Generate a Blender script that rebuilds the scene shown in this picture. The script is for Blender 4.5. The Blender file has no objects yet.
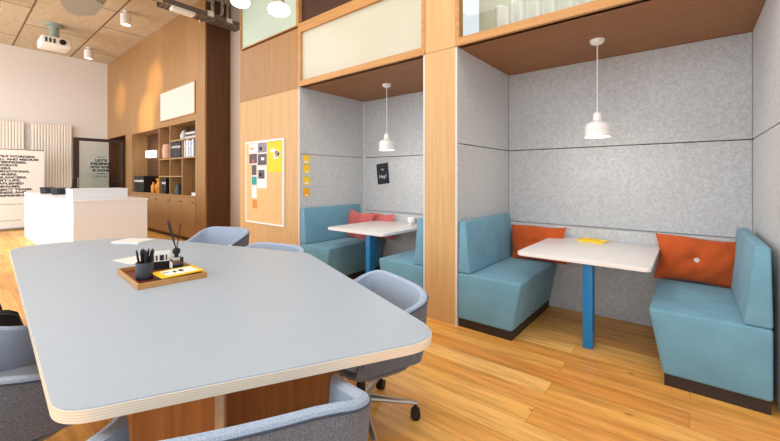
import bpy, bmesh, math, random
from mathutils import Vector, Matrix, Euler
random.seed(7)
C = bpy.context.scene.collection
R = math.radians
PI = math.pi

# ------------------------------------------------------------------ materials
MATS = {}
def lin(c):
    return tuple((x / 12.92 if x <= 0.04045 else ((x + 0.055) / 1.055) ** 2.4) for x in c)
def rgb(r, g, b):
    return lin((r / 255, g / 255, b / 255)) + (1.0,)
def nmat(name):
    m = bpy.data.materials.new(name); m.use_nodes = True
    nt = m.node_tree
    return m, nt, nt.nodes['Principled BSDF']
def ramp2(nt, fac, c0, c1, p0=0.3, p1=0.7):
    r = nt.nodes.new('ShaderNodeValToRGB')
    r.color_ramp.elements[0].position = p0; r.color_ramp.elements[0].color = c0
    r.color_ramp.elements[1].position = p1; r.color_ramp.elements[1].color = c1
    nt.links.new(fac, r.inputs[0]); return r.outputs[0]
def coords(nt, scale=(1, 1, 1), rot=(0, 0, 0)):
    t = nt.nodes.new('ShaderNodeTexCoord'); mp = nt.nodes.new('ShaderNodeMapping')
    mp.inputs['Scale'].default_value = scale; mp.inputs['Rotation'].default_value = rot
    nt.links.new(t.outputs['Object'], mp.inputs[0]); return mp.outputs[0]
def noise(nt, vec, scale, detail=4, rough=0.5):
    n = nt.nodes.new('ShaderNodeTexNoise'); n.inputs['Scale'].default_value = scale
    n.inputs['Detail'].default_value = detail; n.inputs['Roughness'].default_value = rough
    nt.links.new(vec, n.inputs['Vector']); return n.outputs['Fac']
def bump(nt, b, h, strength, dist=0.01):
    n = nt.nodes.new('ShaderNodeBump'); n.inputs['Strength'].default_value = strength
    n.inputs['Distance'].default_value = dist
    nt.links.new(h, n.inputs['Height']); nt.links.new(n.outputs[0], b.inputs['Normal'])
def mix(nt, a, b, fac, mode='MIX'):
    n = nt.nodes.new('ShaderNodeMix'); n.data_type = 'RGBA'; n.blend_type = mode
    if isinstance(fac, float): n.inputs[0].default_value = fac
    else: nt.links.new(fac, n.inputs[0])
    for k, v in ((6, a), (7, b)):
        if isinstance(v, tuple): n.inputs[k].default_value = v
        else: nt.links.new(v, n.inputs[k])
    return n.outputs[2]
def plain(name, c, rough=0.5, metal=0.0, emit=0.0, var=0.06):
    m, nt, b = nmat(name)
    v = coords(nt); n = noise(nt, v, 9.0)
    d = tuple(x * (1 - var) for x in c[:3]) + (1,)
    nt.links.new(ramp2(nt, n, d, c), b.inputs['Base Color'])
    b.inputs['Roughness'].default_value = rough; b.inputs['Metallic'].default_value = metal
    if emit:
        b.inputs['Emission Color'].default_value = c; b.inputs['Emission Strength'].default_value = emit
    MATS[name] = m; return m
def wood(name, c0, c1, axis='z', rough=0.45, seam=None, spec=0.4):
    m, nt, b = nmat(name)
    s = {'z': (16, 16, 0.7), 'x': (0.7, 16, 16), 'y': (16, 0.7, 16)}[axis]
    v = coords(nt, s)
    n = noise(nt, v, 1.6, 8, 0.6)
    n2 = noise(nt, coords(nt, tuple(x * 4 for x in s)), 2.0, 4, 0.5)
    col = ramp2(nt, n, c0, c1, 0.3, 0.7)
    dk = tuple(x * 0.82 for x in c0[:3]) + (1,)
    col = mix(nt, col, dk, ramp2(nt, n2, (0, 0, 0, 1), (0.35, 0.35, 0.35, 1), 0.5, 0.8))
    if seam:  # vertical veneer joints every `seam` metres
        br = nt.nodes.new('ShaderNodeTexBrick'); br.offset = 0.0
        br.inputs['Scale'].default_value = 1.0; br.inputs['Brick Width'].default_value = seam
        br.inputs['Row Height'].default_value = 60.0; br.inputs['Mortar Size'].default_value = 0.004
        br.inputs['Color1'].default_value = (1, 1, 1, 1); br.inputs['Color2'].default_value = (0.9, 0.9, 0.9, 1)
        br.inputs['Mortar'].default_value = (0.6, 0.55, 0.5, 1)
        t = nt.nodes.new('ShaderNodeTexCoord'); nt.links.new(t.outputs['Object'], br.inputs['Vector'])
        col = mix(nt, col, br.outputs['Color'], 1.0, 'MULTIPLY')
    nt.links.new(col, b.inputs['Base Color'])
    b.inputs['Roughness'].default_value = rough; b.inputs['Specular IOR Level'].default_value = spec
    bump(nt, b, n2, 0.08, 0.004)
    MATS[name] = m; return m
def fabric(name, c0, c1, scale=170, bstr=0.35, rough=0.95, big=None):
    m, nt, b = nmat(name)
    n = noise(nt, coords(nt), scale, 3, 0.7)
    col = ramp2(nt, n, c0, c1, 0.35, 0.65)
    if big:
        n3 = noise(nt, coords(nt), big, 4, 0.5)
        col = mix(nt, col, ramp2(nt, n3, (0.86, 0.86, 0.86, 1), (1.08, 1.08, 1.08, 1)), 1.0, 'MULTIPLY')
    nt.links.new(col, b.inputs['Base Color']); b.inputs['Roughness'].default_value = rough
    b.inputs['Specular IOR Level'].default_value = 0.15
    b.inputs['Sheen Weight'].default_value = 0.15
    bump(nt, b, n, bstr, 0.004)
    MATS[name] = m; return m

wood('oak_light', rgb(196, 156, 104), rgb(212, 172, 120))
wood('oak_column', rgb(198, 158, 106), rgb(216, 176, 122))
wood('oak_frame', rgb(178, 128, 74), rgb(202, 152, 94), 'x')
wood('oak_wall', rgb(158, 116, 72), rgb(176, 134, 86), seam=0.6)
wood('oak_cabinet', rgb(164, 124, 80), rgb(184, 144, 98))
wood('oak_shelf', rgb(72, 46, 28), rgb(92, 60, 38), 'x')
wood('oak_shade', rgb(84, 52, 30), rgb(104, 66, 40))
wood('walnut_soffit', rgb(144, 96, 54), rgb(164, 112, 66), 'x', rough=0.5)
wood('base_panel', rgb(150, 94, 46), rgb(178, 118, 64))
wood('plywood_edge', rgb(226, 200, 168), rgb(246, 228, 202), 'x')
wood('dark_void', rgb(60, 38, 26), rgb(78, 50, 34), 'x')
wood('tray_red', rgb(96, 40, 24), rgb(124, 56, 34), 'x')
fabric('felt_grey', rgb(184, 187, 190), rgb(206, 209, 212), 42, 0.15, big=None)
fabric('felt_edge', rgb(214, 208, 204), rgb(228, 222, 218), 90, 0.2)
fabric('teal', rgb(104, 154, 178), rgb(120, 168, 190), 260, 0.15, big=4)
fabric('orange', rgb(186, 80, 34), rgb(204, 96, 48), 220, 0.25, big=7)
fabric('coral', rgb(200, 98, 98), rgb(218, 118, 116), 220, 0.25, big=7)
fabric('chair_outer', rgb(84, 90, 102), rgb(126, 134, 150), 240, 0.3)
fabric('chair_inner', rgb(144, 162, 186), rgb(178, 194, 216), 240, 0.3)
fabric('piping', rgb(60, 66, 82), rgb(76, 82, 98), 200, 0.2)
plain('white_wall', rgb(230, 226, 222), 0.8, var=0.02)
plain('hall_wall', rgb(196, 176, 158), 0.8, var=0.03)
plain('pure_white', rgb(244, 243, 241), 0.45, var=0.01)
plain('counter_white', rgb(234, 238, 244), 0.35, var=0.01)
plain('panel_white', rgb(206, 208, 196), 0.5, var=.03)
plain('loft_pale', rgb(222, 224, 208), 0.8)
plain('laminate', rgb(172, 187, 203), 0.42, var=0.03)
plain('table_white', rgb(232, 230, 230), 0.35, var=0.02)
plain('blue_paint', rgb(16, 132, 200), 0.35, var=0.03)
plain('black', rgb(22, 22, 24), 0.5, var=0.2)
plain('black_brown', rgb(46, 34, 32), 0.5, var=0.1)
plain('door_frame', rgb(52, 34, 30), 0.45)
plain('slate', rgb(58, 64, 74), 0.5)
plain('aluminium', rgb(190, 184, 176), 0.3, 0.85)
plain('steel', rgb(150, 140, 130), 0.45, 0.6)
plain('tray_metal', rgb(120, 106, 98), 0.5, 0.4)
plain('duct_grey', rgb(176, 172, 164), 0.5, 0.3)
plain('duct_blue', rgb(150, 168, 160), 0.4, 0.2)
plain('radiator', rgb(240, 232, 220), 0.45, var=0.02)
plain('cork', rgb(232, 190, 134), 0.9, var=0.12)
plain('yellow', rgb(250, 208, 30), 0.6, var=0.03)
plain('yellow_orange', rgb(244, 176, 30), 0.6, var=0.03)
plain('paper', rgb(246, 244, 238), 0.7, var=0.02)
plain('photo_dark', rgb(92, 78, 84), 0.5, var=0.5)
plain('photo_grey', rgb(150, 146, 160), 0.5, var=0.4)
plain('turquoise', rgb(40, 158, 160), 0.6)
plain('poster_black', rgb(36, 40, 52), 0.7)
plain('ink', rgb(30, 28, 36), 0.7)
plain('bulb_warm', (1.0, 0.86, 0.66, 1), 0.4, emit=14.0, var=0)
plain('bulb_white', (1.0, 0.95, 0.88, 1), 0.4, emit=5.0, var=0)
plain('bulb_soft', (1.0, 0.9, 0.76, 1), 0.4, emit=2.2, var=0)
plain('lamp_shade', rgb(240, 238, 236), 0.35, emit=0.12, var=0)
plain('book_blue', rgb(150, 160, 182), 0.6); plain('book_grey', rgb(206, 204, 206), 0.6)
plain('book_dark', rgb(50, 48, 60), 0.6); plain('book_cream', rgb(214, 196, 176), 0.6)
plain('blush', rgb(206, 160, 136), 0.6); plain('amber', rgb(214, 140, 50), 0.5)
plain('pale_green', rgb(196, 204, 194), 0.5)

def mk_special():
    # frosted glass
    for nm, c0, c1 in (('frost_cream', rgb(184, 180, 160), rgb(204, 202, 186)), ('frost_mint', rgb(160, 184, 168), rgb(190, 208, 192))):
        m, nt, b = nmat(nm)
        n = noise(nt, coords(nt, (0.5, 0.5, 0.9)), 1.0, 1)
        nt.links.new(ramp2(nt, n, c0, c1, 0.35, 0.65), b.inputs['Base Color'])
        b.inputs['Roughness'].default_value = 0.4; b.inputs['Specular IOR Level'].default_value = 0.35
        MATS[nm] = m
    # clear glass (thin)
    m, nt, b = nmat('clear_glass')
    out = nt.nodes['Material Output']
    tr = nt.nodes.new('ShaderNodeBsdfTransparent'); tr.inputs[0].default_value = (0.95, 0.98, 0.96, 1)
    gl = nt.nodes.new('ShaderNodeBsdfGlossy'); gl.inputs['Roughness'].default_value = 0.04
    fr = nt.nodes.new('ShaderNodeFresnel'); fr.inputs[0].default_value = 1.45
    mx = nt.nodes.new('ShaderNodeMixShader')
    nt.links.new(fr.outputs[0], mx.inputs[0]); nt.links.new(tr.outputs[0], mx.inputs[1]); nt.links.new(gl.outputs[0], mx.inputs[2])
    nt.links.new(mx.outputs[0], out.inputs[0]); MATS['clear_glass'] = m
    # oak plank floor, planks run along x
    m, nt, b = nmat('floor_planks')
    br = nt.nodes.new('ShaderNodeTexBrick'); br.offset = 0.37; br.offset_frequency = 2
    br.inputs['Scale'].default_value = 1.0; br.inputs['Brick Width'].default_value = 1.9
    br.inputs['Row Height'].default_value = 0.17; br.inputs['Mortar Size'].default_value = 0.0018
    br.inputs['Bias'].default_value = 0.0
    br.inputs['Color1'].default_value = (0, 0, 0, 1); br.inputs['Color2'].default_value = (1, 1, 1, 1)
    br.inputs['Mortar'].default_value = (0.5, 0.5, 0.5, 1)
    t = nt.nodes.new('ShaderNodeTexCoord'); nt.links.new(t.outputs['Object'], br.inputs['Vector'])
    plank = nt.nodes.new('ShaderNodeValToRGB')
    e = plank.color_ramp.elements
    e[0].position = 0; e[0].color = rgb(226, 156, 74); e[1].position = 1; e[1].color = rgb(248, 198, 118)
    k = e.new(0.5); k.color = rgb(244, 186, 98)
    nt.links.new(br.outputs['Color'], plank.inputs[0])
    # per-plank shifted grain
    comb = nt.nodes.new('ShaderNodeVectorMath'); comb.operation = 'MULTIPLY_ADD'
    nt.links.new(br.outputs['Color'], comb.inputs[0]); comb.inputs[1].default_value = (7, 7, 7)
    nt.links.new(t.outputs['Object'], comb.inputs[2])
    mp = nt.nodes.new('ShaderNodeMapping'); mp.inputs['Scale'].default_value = (0.9, 9, 1)
    nt.links.new(comb.outputs[0], mp.inputs[0])
    g = noise(nt, mp.outputs[0], 2.2, 8, 0.62)
    grain = ramp2(nt, g, (0.72, 0.64, 0.54, 1), (1.12, 1.12, 1.12, 1), 0.32, 0.6)
    col = mix(nt, plank.outputs[0], grain, 1.0, 'MULTIPLY')
    mp2 = nt.nodes.new('ShaderNodeMapping'); mp2.inputs['Scale'].default_value = (1.6, 3.4, 1)
    nt.links.new(comb.outputs[0], mp2.inputs[0])
    vo = nt.nodes.new('ShaderNodeTexVoronoi'); vo.inputs['Scale'].default_value = 1.3
    nt.links.new(mp2.outputs[0], vo.inputs['Vector'])
    knots = ramp2(nt, vo.outputs['Distance'], (0.4, 0.26, 0.16, 1), (1, 1, 1, 1), 0.02, 0.075)
    col = mix(nt, col, knots, 1.0, 'MULTIPLY')
    seam = ramp2(nt, br.outputs['Fac'], (1, 1, 1, 1), (0.62, 0.5, 0.4, 1), 0.1, 0.9)
    col = mix(nt, col, seam, 1.0, 'MULTIPLY')
    nt.links.new(col, b.inputs['Base Color'])
    b.inputs['Roughness'].default_value = 0.36; b.inputs['Specular IOR Level'].default_value = 0.45
    bump(nt, b, g, 0.06, 0.004); MATS['floor_planks'] = m
    # ceiling of tan boards
    m, nt, b = nmat('ceiling_boards')
    br = nt.nodes.new('ShaderNodeTexBrick'); br.offset = 0.5
    br.inputs['Scale'].default_value = 1.0; br.inputs['Brick Width'].default_value = 2.4
    br.inputs['Row Height'].default_value = 1.2; br.inputs['Mortar Size'].default_value = 0.018
    br.inputs['Color1'].default_value = rgb(204, 188, 162); br.inputs['Color2'].default_value = rgb(194, 178, 150)
    br.inputs['Mortar'].default_value = rgb(120, 92, 66)
    nt.links.new(coords(nt), br.inputs['Vector'])
    n = noise(nt, coords(nt, (1, 3, 1)), 3, 6, 0.6)
    nt.links.new(mix(nt, br.outputs['Color'], ramp2(nt, n, (0.85, 0.84, 0.82, 1), (1.05, 1.05, 1.05, 1)), 1.0, 'MULTIPLY'), b.inputs['Base Color'])
    b.inputs['Roughness'].default_value = 0.8; MATS['ceiling_boards'] = m
    # layered plywood edge
    m, nt, b = nmat('ply_layers')
    w = nt.nodes.new('ShaderNodeTexWave'); w.bands_direction = 'Z'; w.inputs['Scale'].default_value = 42
    w.inputs['Distortion'].default_value = 0.6; w.inputs['Detail Scale'].default_value = 3
    nt.links.new(coords(nt), w.inputs['Vector'])
    nt.links.new(ramp2(nt, w.outputs['Fac'], rgb(232, 212, 186), rgb(244, 230, 210), 0.1, 0.6), b.inputs['Base Color'])
    b.inputs['Roughness'].default_value = 0.55; MATS['ply_layers'] = m
mk_special()

# ------------------------------------------------------------------ mesh builder
class MB:
    def __init__(s): s.bm = bmesh.new()
    def _bev(s, verts, w, seg):
        if w <= 0: return
        es = {e for v in verts for e in v.link_edges}
        bmesh.ops.bevel(s.bm, geom=list(es), offset=w, segments=seg, affect='EDGES', profile=0.5, clamp_overlap=True)
    def box(s, x0, x1, y0, y1, z0, z1, bev=0, seg=2):
        return s.hexa([(x0, y0, z0), (x1, y0, z0), (x1, y1, z0), (x0, y1, z0), (x0, y0, z1), (x1, y0, z1), (x1, y1, z1), (x0, y1, z1)], bev, seg)
    def hexa(s, p, bev=0, seg=2):
        v = [s.bm.verts.new(q) for q in p]
        for f in ((3, 2, 1, 0), (4, 5, 6, 7), (0, 1, 5, 4), (1, 2, 6, 5), (2, 3, 7, 6), (3, 0, 4, 7)):
            s.bm.faces.new([v[i] for i in f])
        s._bev(v, bev, seg); return s
    def prism(s, poly, z0, z1, bev=0, seg=2):
        a = [s.bm.verts.new((x, y, z0)) for x, y in poly]; b = [s.bm.verts.new((x, y, z1)) for x, y in poly]
        n = len(poly); s.bm.faces.new(a[::-1]); s.bm.faces.new(b)
        for i in range(n): s.bm.faces.new((a[i], a[(i + 1) % n], b[(i + 1) % n], b[i]))
        if bev > 0:
            es = [e for e in s.bm.edges if (e.verts[0] in b and e.verts[1] in b) or (e.verts[0] in a and e.verts[1] in a)]
            bmesh.ops.bevel(s.bm, geom=es, offset=bev, segments=seg, affect='EDGES', profile=0.5)
        return s
    def rings(s, rs, close=True, cap=True):
        vs = [[s.bm.verts.new(p) for p in r] for r in rs]; n = len(rs[0])
        for a, b in zip(vs, vs[1:]):
            for i in range(n if close else n - 1):
                j = (i + 1) % n; s.bm.faces.new((a[i], a[j], b[j], b[i]))
        if cap:
            s.bm.faces.new(vs[0][::-1]); s.bm.faces.new(vs[-1])
        return s
    def cyl(s, p0, p1, r0, r1=None, n=20, cap=True):
        r1 = r0 if r1 is None else r1
        p0, p1 = Vector(p0), Vector(p1); d = (p1 - p0).normalized()
        u = d.orthogonal().normalized(); w = d.cross(u)
        f = lambda p, r: [tuple(p + (u * math.cos(2 * PI * i / n) + w * math.sin(2 * PI * i / n)) * r) for i in range(n)]
        return s.rings([f(p0, r0), f(p1, r1)], cap=cap)
    def lathe(s, prof, c=(0, 0, 0), n=28, cap=True):
        return s.rings([[(c[0] + r * math.cos(2 * PI * i / n), c[1] + r * math.sin(2 * PI * i / n), c[2] + z) for i in range(n)] for r, z in prof], cap=cap)
    def tube(s, pts, r, n=10):
        pts = [Vector(p) for p in pts]; rs = []; u = None
        for i, p in enumerate(pts):
            d = (pts[min(i + 1, len(pts) - 1)] - pts[max(i - 1, 0)]).normalized()
            u = d.orthogonal().normalized() if u is None else (u - d * u.dot(d)).normalized()
            w = d.cross(u); rs.append([tuple(p + (u * math.cos(2 * PI * k / n) + w * math.sin(2 * PI * k / n)) * r) for k in range(n)])
        return s.rings(rs)
    def build(s, name, mat, parent=None, smooth=True, M=None):
        bmesh.ops.recalc_face_normals(s.bm, faces=s.bm.faces)
        me = bpy.data.meshes.new(name)
        if M is not None: s.bm.transform(M)
        s.bm.to_mesh(me); s.bm.free()
        if smooth:
            me.polygons.foreach_set('use_smooth', [True] * len(me.polygons)); me.set_sharp_from_angle(angle=R(38))
        me.materials.append(MATS[mat])
        o = bpy.data.objects.new(name, me); C.objects.link(o)
        if parent: o.parent = parent
        return o
def thing(name, label, cat, loc=(0, 0, 0), rz=0, group=None, rx=0, ry=0):
    o = bpy.data.objects.new(name, None); C.objects.link(o); o.empty_display_size = 0.1
    o.location = loc; o.rotation_euler = (rx, ry, rz); return tag(o, label, cat, group)
def tag(o, label, cat, group=None):
    o['label'] = label; o['category'] = cat
    if group: o['group'] = group
    return o
def place(o, loc, rz=0, rx=0, ry=0):
    o.location = loc; o.rotation_euler = (rx, ry, rz); return o
def dup(root, loc, rz=0, label=None, rx=0, ry=0):
    r = root.copy(); C.objects.link(r); r.location = loc; r.rotation_euler = (rx, ry, rz)
    if label: r['label'] = label
    for ch in list(root.children):
        c = ch.copy(); C.objects.link(c); c.parent = r
        for g in list(ch.children):
            d = g.copy(); C.objects.link(d); d.parent = c
    return r
def struct(name, mb, mat, parent=None, smooth=False):
    o = mb.build(name, mat, parent, smooth); o['kind'] = 'structure'; return o
def lettering(name, text, mat, parent, M, size, width=None, align='LEFT', spacing=1.0, depth=0.0008, bold=0.0, fit=None):
    cu = bpy.data.curves.new('t', 'FONT'); cu.body = text; cu.size = size; cu.align_x = align
    cu.space_line = spacing; cu.extrude = depth; cu.offset = bold
    o = bpy.data.objects.new('t', cu); C.objects.link(o)
    dg = bpy.context.evaluated_depsgraph_get(); dg.update()
    me = bpy.data.meshes.new_from_object(o.evaluated_get(dg))
    if fit:
        xs = [v.co.x for v in me.vertices]; k = fit / max(1e-6, max(xs) - min(xs))
        me.transform(Matrix.Diagonal((k, 1, 1, 1)))
    me.transform(M); me.name = name
    bpy.data.objects.remove(o); bpy.data.curves.remove(cu)
    me.materials.clear(); me.materials.append(MATS[mat])
    ob = bpy.data.objects.new(name, me); C.objects.link(ob); ob.parent = parent
    return ob
FACE_X = Matrix(((0, 0, 1, 0), (1, 0, 0, 0), (0, 1, 0, 0), (0, 0, 0, 1)))   # text reads along +y, faces +x
FACE_NY = Matrix(((1, 0, 0, 0), (0, 0, -1, 0), (0, 1, 0, 0), (0, 0, 0, 1)))  # text reads along +x, faces -y

# ------------------------------------------------------------------ the room shell
XW = -14.25; YB = 2.97; YC = 3.3; ZC = 4.95; XR = 3.6; YF = -4.5; YK = 4.2
struct('floor', MB().box(XW - .2, XR, YF, 4.5, -0.12, 0), 'floor_planks')
struct('ceiling', MB().box(XW - .2, XR, YF, 4.5, ZC, ZC + 0.12), 'ceiling_boards')
struct('wall_left', MB().box(XW - .15, XW, YF, 4.5, 0, ZC), 'white_wall')
struct('baseboard_left', MB().box(XW, XW + .02, YF, 2.6, 0, .09), 'pure_white')
# wood wall holding the bookcase (recess for the door at its left)
w = MB()
w.box(XW, -7.45, YC, YC + .03, 2.58, ZC)
w.box(-12.45, -11.93, YC, YC + .03, 0, 2.58)
w.box(-7.86, -7.45, YC, YC + .03, 0, 2.58)
struct('wall_bookcase', w, 'oak_wall')
w = MB(); w.box(-12.45, -12.42, YC + .03, 4.1, 0, 2.58); w.box(XW, -12.45, 4.1, 4.13, 0, 2.58); w.box(XW, -12.42, YC + .03, 4.1, 2.58, 2.61); w.box(XW + .005, XW + .03, YC + .03, 4.1, 0, 2.58)
struct('wall_recess', w, 'oak_shade')
struct('wall_bookcase_end', MB().box(-7.47, -7.45, YC + .03, 3.82, 0, ZC), 'oak_shade')
struct('wall_hall', MB().box(-7.47, -5.45, 3.82, 3.9, 0, ZC), 'hall_wall')
struct('wall_pillar_top', MB().box(-5.49, -3.99, YB + .07, YB + .12, 3.33, ZC), 'oak_shade')

# panelled pillar with the pin board
struct('wall_pillar', MB().box(-5.49, -3.99, YB, YK, 0, 2.535), 'oak_light')
struct('wall_pillar_upper', MB().box(-5.49, -3.99, YB + .002, YK, 2.54, 3.33), 'oak_wall')
# columns
struct('trim_1', MB().box(-1.99, -1.66, YB, 3.12, 0, 2.55), 'oak_column')
struct('trim_2', MB().box(-1.99, -1.66, YB + .002, 3.12, 2.555, ZC), 'oak_column')
struct('trim_3', MB().box(0.425, 0.76, YB, 3.12, 0, 2.55), 'oak_column')
struct('trim_4', MB().box(0.425, 0.76, YB + .002, 3.12, 2.555, ZC), 'oak_column')

# felt booths
def booth(x0, x1, n):
    t = .018
    struct('wall_felt_back_upper_%d' % n, MB().box(x0, x1, YK, YK + .05, 1.672, 2.55, .006), 'felt_grey')
    struct('wall_felt_back_%d' % n, MB().box(x0, x1, YK, YK + .05, .85, 1.664, .006), 'felt_grey')
    struct('wall_felt_ledge_%d' % n, MB().box(x0, x1, 4.06, YK + .05, 0, .845, .008), 'felt_grey')
    for side, a, b in (('left', x0 - t, x0), ('right', x1, x1 + t)):
        struct('wall_felt_%s_upper_%d' % (side, n), MB().box(a, b, YB + .01, YK, 1.672, 2.55, .003), 'felt_grey')
        struct('wall_felt_%s_%d' % (side, n), MB().box(a, b, YB + .01, YK, 0, 1.664, .003), 'felt_grey')
        struct('trim_felt_%s_%d' % (side, n), MB().box(a, b, YB - .002, YB + .01, 0, 2.55), 'felt_edge')
    struct('wall_backing_%d' % n, MB().box(x0 - .02, x1 + .02, YK + .05, YK + .07, 0, 2.6), 'black')
    struct('ceiling_soffit_%d' % n, MB().box(x0 - .02, x1 + .02, YB + .02, YK + .06, 2.55, 2.575), 'walnut_soffit')
booth(-1.64, 0.40, 1); booth(-3.97, -2.01, 2)
struct('wall_light_block_1', MB().box(-1.99, -1.66, 3.13, 4.25, 0, 2.54), 'black')  # unseen black box added to stop light leaking through the felt seams
struct('wall_light_block_2', MB().box(.42, .75, 3.13, 4.25, 0, 2.54), 'black')  # matching unseen light block added right of the first booth

# transom windows above the booths
def transom(n, x0, x1, z0, z1, glass, hidden_top=False):
    f = MB(); y0, y1 = YB - .004, YB + .06
    f.box(x0, x1, y0, y1, z0 - (.012 if n == 3 else .045), z0)
    if n != 3: f.box(x0, x1, y0 - .012, y1, z0 - .075, z0 - .05)
    f.box(x0, x1, y0, y1, z1, z1 + .12)
    f.box(x0, x0 + (.012 if n == 3 else .04), y0, y1, z0, z1); f.box(x1 - .04, x1, y0, y1, z0, z1)
    fr = struct('window_%d' % n, f, 'oak_frame')
    p = MB().box(x0 + (.012 if n == 3 else .04), x1 - .04, YB + .03, YB + .036, z0, z1).build('pane', glass, fr, False)
    return fr
transom(1, -1.66, 0.425, 2.625, 3.26, 'clear_glass')
transom(2, -3.985, -1.99, 2.625, 3.26, 'frost_cream')
transom(3, -5.49, -4.0, 3.375, 4.8, 'frost_mint')
# space behind the clear transom: pale backing wall, pleats added to imitate reflected blinds
struct('wall_loft', MB().box(-1.64, 0.40, 3.42, 3.46, 2.58, ZC), 'loft_pale')
cur = MB()
pts = []
for i in range(241):
    x = -1.45 + i * (.95 / 240); pts.append((x, 3.34 + .035 * math.sin(x * 46) + .01 * math.sin(x * 17)))
for a, b in zip(pts, pts[1:]):
    v = [cur.bm.verts.new(q) for q in ((a[0], a[1], 2.6), (b[0], b[1], 2.6), (b[0], b[1], 2.98), (a[0], a[1], 2.98))]
    cur.bm.faces.new(v)
bmesh.ops.remove_doubles(cur.bm, verts=cur.bm.verts, dist=1e-4)
tag(cur.build('blinds_reflection', 'pure_white'), 'white pleats imitating blinds reflected in the clear window above the right booth', 'blinds_reflection')
struct('wall_over_window_2', MB().box(-3.985, -1.99, YB + .05, YB + .08, 3.38, ZC), 'dark_void')
struct('trim_5', MB().box(-4.0, -3.985, YB - .004, YB + .06, 2.54, ZC), 'oak_frame')
struct('wall_over_window_1', MB().box(-1.66, 0.425, YB + .05, YB + .08, 3.38, ZC), 'dark_void')

# ------------------------------------------------------------------ booth benches
def bench(x_wall, s, label, group=None):
    """s=+1: backrest against the wall at x_wall, seat towards +x"""
    t = thing('booth_bench', label, 'bench', (x_wall, YB, 0))
    L = 1.07
    def X(a): return a * s
    MB().hexa(sorted_hex(X(.012), X(.50), .012, L - .02, 0, X(.012), X(.50), .012, L - .02, .072)).build('plinth', 'black_brown', t, False)
    MB().hexa(sorted_hex(X(.004), X(.507), 0, L, .074, X(.004), X(.585), 0, L, .488), .02, 4).build('seat', 'teal', t)
    MB().hexa(sorted_hex(X(.004), X(.125), .004, L + .005, .49, X(.012), X(.078), .012, L + .005, .955), .014, 4).build('backrest', 'teal', t)
    return t
def sorted_hex(xa, xb, y0, y1, z0, xc, xd, y2, y3, z1):
    if xa > xb: xa, xb = xb, xa; xc, xd = xd, xc
    return [(xa, y0, z0), (xb, y0, z0), (xb, y1, z0), (xa, y1, z0), (xc, y2, z1), (xd, y2, z1), (xd, y3, z1), (xc, y3, z1)]
bench(-1.64, 1, 'teal bench on left side of right-hand booth, orange cushion at its inner end')
bench(0.372, -1, 'teal bench at right edge, holding the orange cushion with a button')
bench(-3.97, 1, 'teal bench in far booth below yellow notes, with coral cushions')
bench(-2.01, -1, 'empty teal bench in far booth, mostly hidden behind the wooden column')

# ------------------------------------------------------------------ booth tables
def rrect(x0, x1, y0, y1, r, n=6):
    out = []
    for cx, cy, a in ((x1 - r, y0 + r, -90), (x1 - r, y1 - r, 0), (x0 + r, y1 - r, 90), (x0 + r, y0 + r, 180)):
        for i in range(n + 1):
            q = R(a + 90 * i / n); out.append((cx + r * math.cos(q), cy + r * math.sin(q)))
    return out
def booth_table(cx, label):
    t = thing('booth_table', label, 'table', (cx, 3.53, 0))
    MB().prism(rrect(-.455, .455, -.52, .515, .035), .712, .742, .006).build('tabletop', 'table_white', t)
    MB().box(-.005, .065, -.30, -.20, 0.0, .70, .004).build('leg', 'blue_paint', t)
    MB().box(-.12, .12, -.40, .30, .70, .712, .002).build('mounting_plate', 'black', t)
    return t
booth_table(-.655, 'white table on a blue leg in the right-hand booth, yellow book on it')
booth_table(-3.02, 'white table on a blue leg in the far booth, under the black poster')

# ------------------------------------------------------------------ cushions
def pillow_mesh(wd, ht, th, seed, n=22):
    rnd = random.Random(seed); mb = MB(); bm = mb.bm
    ph = [rnd.uniform(0, 6.28) for _ in range(8)]
    def P(i, j, sgn):
        u = -1 + 2 * i / n; v = -1 + 2 * j / n
        pinch = 1 - .07 * (1 - v * v) * abs(u) ** 3; pv = 1 - .10 * (1 - u * u) * abs(v) ** 3
        x = u * wd / 2 * pinch; z = v * ht / 2 * pv
        prof = max(0, (1 - u * u)) ** .5 * max(0, (1 - v * v)) ** .5
        y = sgn * th / 2 * prof
        d = math.hypot(u * wd, v * ht) / 2
        y *= 1 - .55 * math.exp(-(d / .045) ** 2)
        y += sgn * prof * .006 * (math.sin(7 * u + 5 * v + ph[0]) + math.sin(11 * u - 6 * v + ph[1]))
        z += .010 * math.sin(3 * u + ph[2]) * (v * .5 + .5)
        x += .008 * math.sin(3 * v + ph[3])
        return (x, y, z)
    g = {}
    for sgn in (-1, 1):
        for i in range(n + 1):
            for j in range(n + 1):
                if sgn == 1 and (i in (0, n) or j in (0, n)): g[(i, j, 1)] = g[(i, j, -1)]
                else: g[(i, j, sgn)] = bm.verts.new(P(i, j, sgn))
    for sgn in (-1, 1):
        for i in range(n):
            for j in range(n):
                bm.faces.new((g[(i, j, sgn)], g[(i + 1, j, sgn)], g[(i + 1, j + 1, sgn)], g[(i, j + 1, sgn)]))
    return mb
def cushion(loc, wd, ht, th, mat, label, seed, rx=-.16, ry=0, rz=0, button=True):
    t = thing('cushion', label, 'cushion', loc, rz, rx=rx, ry=ry)
    pillow_mesh(wd, ht, th, seed).build('cushion_cover', mat, t)
    if button:
        b = MB().lathe([(.002, -.012), (.016, -.010), (.021, 0), (.016, .006), (.002, .008)], n=18)
        b.build('button', 'felt_edge', t, M=Matrix.Translation((0, -th * .31, 0)) @ Matrix.Rotation(R(90), 4, 'X'))
    return t
cushion((-1.235, 3.945, .665), .56, .38, .16, 'orange', 'burnt orange cushion at left of white table, partly hidden by tabletop', 3, ry=-.03, button=False)
cushion((.045, 3.93, .672), .55, .39, .17, 'orange', 'burnt orange cushion with pale centre button, right of the white table', 4, ry=.02)
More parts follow.
